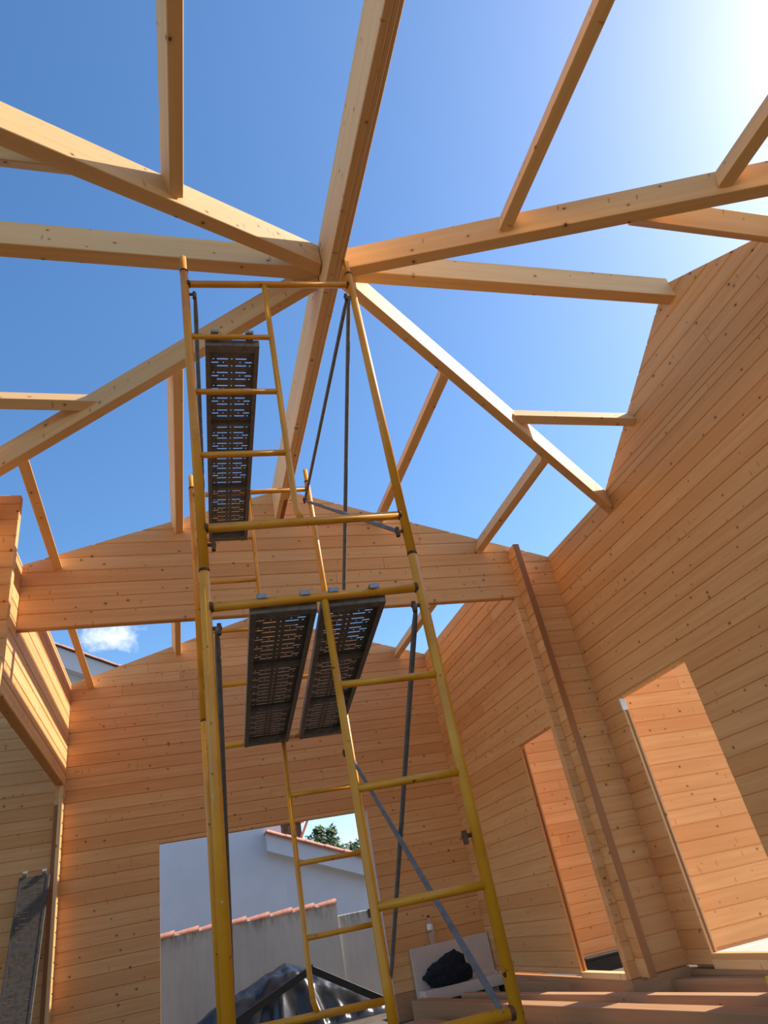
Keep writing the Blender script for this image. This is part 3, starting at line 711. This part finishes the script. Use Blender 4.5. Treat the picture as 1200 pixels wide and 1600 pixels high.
def half_tile(L, r0, r1, th=0.014, seg=10):
    vs = []; fs = []
    for x, r_ in ((0, r0), (L, r1)):
        for q in (0, th):
            for k_ in range(seg + 1):
                an = math.pi * k_ / seg; vs.append(((x), (r_ - q) * math.cos(an) * 1.15, (r_ - q) * math.sin(an) * 0.62))
    n_ = seg + 1
    for k_ in range(seg):
        fs += [(k_, k_ + 1, 2 * n_ + k_ + 1, 2 * n_ + k_), (n_ + k_ + 1, n_ + k_, 3 * n_ + k_, 3 * n_ + k_ + 1), (k_ + 1, k_, n_ + k_, n_ + k_ + 1), (2 * n_ + k_, 2 * n_ + k_ + 1, 3 * n_ + k_ + 1, 3 * n_ + k_)]
    fs += [(0, 2 * n_, 3 * n_, n_), (seg, n_ + seg, 3 * n_ + seg, 2 * n_ + seg)]
    me = bpy.data.meshes.new('coping_tile'); me.from_pydata([V(v) for v in vs], [], fs); me.materials.append(TERRA)
    bm = bmesh.new(); bm.from_mesh(me); bmesh.ops.recalc_face_normals(bm, faces=bm.faces); bm.to_mesh(me); bm.free()
    return me
tm = half_tile(0.40, 0.128, 0.088)
x = 1.30; i = 0
while x > -5.6:
    c = bpy.data.objects.new('coping_tile', tm); COL.objects.link(c); c.parent = gw
    c.location = V((x, 12.61, 0.575)) - gw.location; c.rotation_euler = (0, 0.03 + random.uniform(-.01, .01), math.pi + random.uniform(-.015, .015)); x -= 0.362; i += 1

# neighbour house: tall gabled part and lower wing, one white wall plane
def slab(name, poly, y0, y1, mat, parent):
    vs = [V((x, y0, z)) for x, z in poly] + [V((x, y1, z)) for x, z in poly]; k = len(poly)
    fs = [tuple(range(k)), tuple(range(2 * k - 1, k - 1, -1))] + [(i, (i + 1) % k, k + (i + 1) % k, k + i) for i in range(k)]
    c = V((sum(p[0] for p in poly) / k, y0, sum(p[1] for p in poly) / k))
    return frame_obj(name, vs, fs, mat, parent, c, V((1, 0, 0)), V((0, 0, 1)))
hs_ = empty('neighbour_house', (-2, 16, ZG)); tag(hs_, 'white rendered neighbour house with tiled verges behind the garden wall', 'house')
RK = lambda x: 6.715 - 0.476 * (x + 3.629)
slab('house_wall', [(-9.0, ZG), (0.965, ZG), (0.965, RK(0.965) - 0.05), (-7.0, RK(-7.0) - 0.05), (-9.0, RK(-7.0) - 1.0)], 16.0, 19.0, RENDERW, hs_)
LW = lambda x: 2.10 - 0.392 * (x - 0.631)
slab('wing_wall', [(0.9651, ZG), (2.80, ZG), (2.80, LW(2.80)), (0.9651, LW(0.9651))], 16.0, 19.0, RENDERW, hs_)
def verge(x0, x1, zf, d, drop, name):
    o = slab(name, [(x0, zf(x0) - drop), (x1, zf(x1) - drop), (x1, zf(x1)), (x0, zf(x0))], 16.0 - d, 16.0, RENDERW, hs_); return o
verge(-7.0, 1.3, lambda x: RK(x) - 0.03, 0.30, 0.42, 'gable_fascia')
verge(0.62, 3.1, lambda x: LW(x) + 0.07, 0.22, 0.33, 'wing_fascia')
slab('wing_roof', [(0.6, LW(0.6) + 0.07), (3.15, LW(3.15) + 0.07), (3.15, LW(3.15) + 0.11), (0.6, LW(0.6) + 0.11)], 15.72, 19.2, TERRA, hs_)
slab('main_roof', [(-7.0, RK(-7.0) - 0.03), (1.35, RK(1.35) - 0.03), (1.35, RK(1.35) + 0.02), (-7.0, RK(-7.0) + 0.02)], 15.66, 19.2, DARKW, hs_)
tm2 = half_tile(0.46, 0.10, 0.085); 
def verge_tiles(x0, x1, zf, sl_, y):
    x = x0
    while x < x1:
        c = bpy.data.objects.new('verge_tile', tm2); COL.objects.link(c); c.parent = hs_
        c.location = V((x, y, zf(x))) - hs_.location; c.rotation_euler = (0, math.atan(sl_), random.uniform(-.02, .02)); x += 0.40
verge_tiles(0.62, 2.9, lambda x: LW(x) + 0.10, 0.392, 15.80)
verge_tiles(-5.2, 0.9, lambda x: RK(x) + 0.0, 0.476, 15.74)
ch = box('chimney', (0.98, 16.6, 1.6), (1.50, 17.1, 2.42), DARKW, hs_)
for k_ in range(3): box('vent_slat', (1.04 + 0.16 * k_, 16.585, 1.95), (1.09 + 0.16 * k_, 16.599, 2.36), BARK, ch, 0.002)
slab('vent_cap', [(0.90, 2.46), (1.42, 2.42), (1.66, 2.46), (1.66, 2.52), (0.9, 2.52)], 16.45, 17.25, TERRA, ch)
prism('cap_edge', [(1.40, 16.44, 2.02), (1.40, 16.5, 2.02), (1.46, 16.5, 2.02), (1.46, 16.44, 2.02)], [(1.63, 16.44, 2.44), (1.63, 16.5, 2.44), (1.69, 16.5, 2.44), (1.69, 16.44, 2.44)], TERRA, ch, V((0, 1, 0)))

def tree(loc, crown, label, nleaf, seed, lobes):
    rnd = random.Random(seed); root = empty('tree', loc); tag(root, label, 'tree', 'trees behind the neighbour house')
    vs = []; fs = []
    for (lx, ly, lz, lr) in lobes:
        for _ in range(int(nleaf * lr * lr)):
            th = rnd.uniform(0, 2 * math.pi); ph = math.acos(rnd.uniform(-1, 1)); rr2 = lr * rnd.random() ** 0.4 * rnd.uniform(0.75, 1.15)
            c = V((lx + rr2 * math.sin(ph) * math.cos(th), ly + rr2 * math.sin(ph) * math.sin(th), lz + rr2 * math.cos(ph) * 0.9))
            s = rnd.uniform(0.05, 0.11); a_ = V((rnd.gauss(0, 1), rnd.gauss(0, 1), rnd.gauss(0, 1))).normalized(); b_ = a_.orthogonal().normalized()
            i = len(vs); vs += [c - a_ * s, c + b_ * s * 0.45, c + a_ * s, c - b_ * s * 0.45]; fs.append((i, i + 1, i + 2, i + 3))
    f_ = frame_obj('foliage', vs, fs, LEAF, root, V(loc) + V((0, 0, 2)), V((1, 0, 0)), V((0, 0, 1))); f_['kind'] = 'stuff'
    L0 = V(loc); tube('trunk', [L0, L0 + V((0.05, 0, 1.5)), V(lobes[0][:3])], [0.16, 0.12, 0.05], BARK, root, 10)
    for lb in lobes[1:]: tube('branch', [L0 + V((0.05, 0, 1.5)), V(lb[:3])], [0.07, 0.02], BARK, root, 8)
tree((3.7, 26, ZG), None, 'taller dark green tree showing above the neighbour roof', 3200, 3, [(3.55, 26, 2.65, 0.62), (3.2, 26.1, 2.5, 0.45), (3.95, 26, 2.7, 0.40), (4.05, 26, 3.15, 0.22), (3.6, 26, 3.2, 0.25), (4.25, 26, 2.35, 0.4)])
tree((5.1, 27, ZG), None, 'rounder tree at the right edge of the door opening', 3200, 5, [(5.1, 27, 2.35, 0.55), (5.5, 27, 2.1, 0.55), (4.8, 27, 2.1, 0.3)])
tree((5.6, 24, ZG), None, 'low bush tree glimpsed at the door opening edge beside the white house', 2500, 8, [(5.3, 24, 0.8, 0.6), (5.6, 24.2, 0.2, 0.7), (5.0, 24, 0.2, 0.5)])
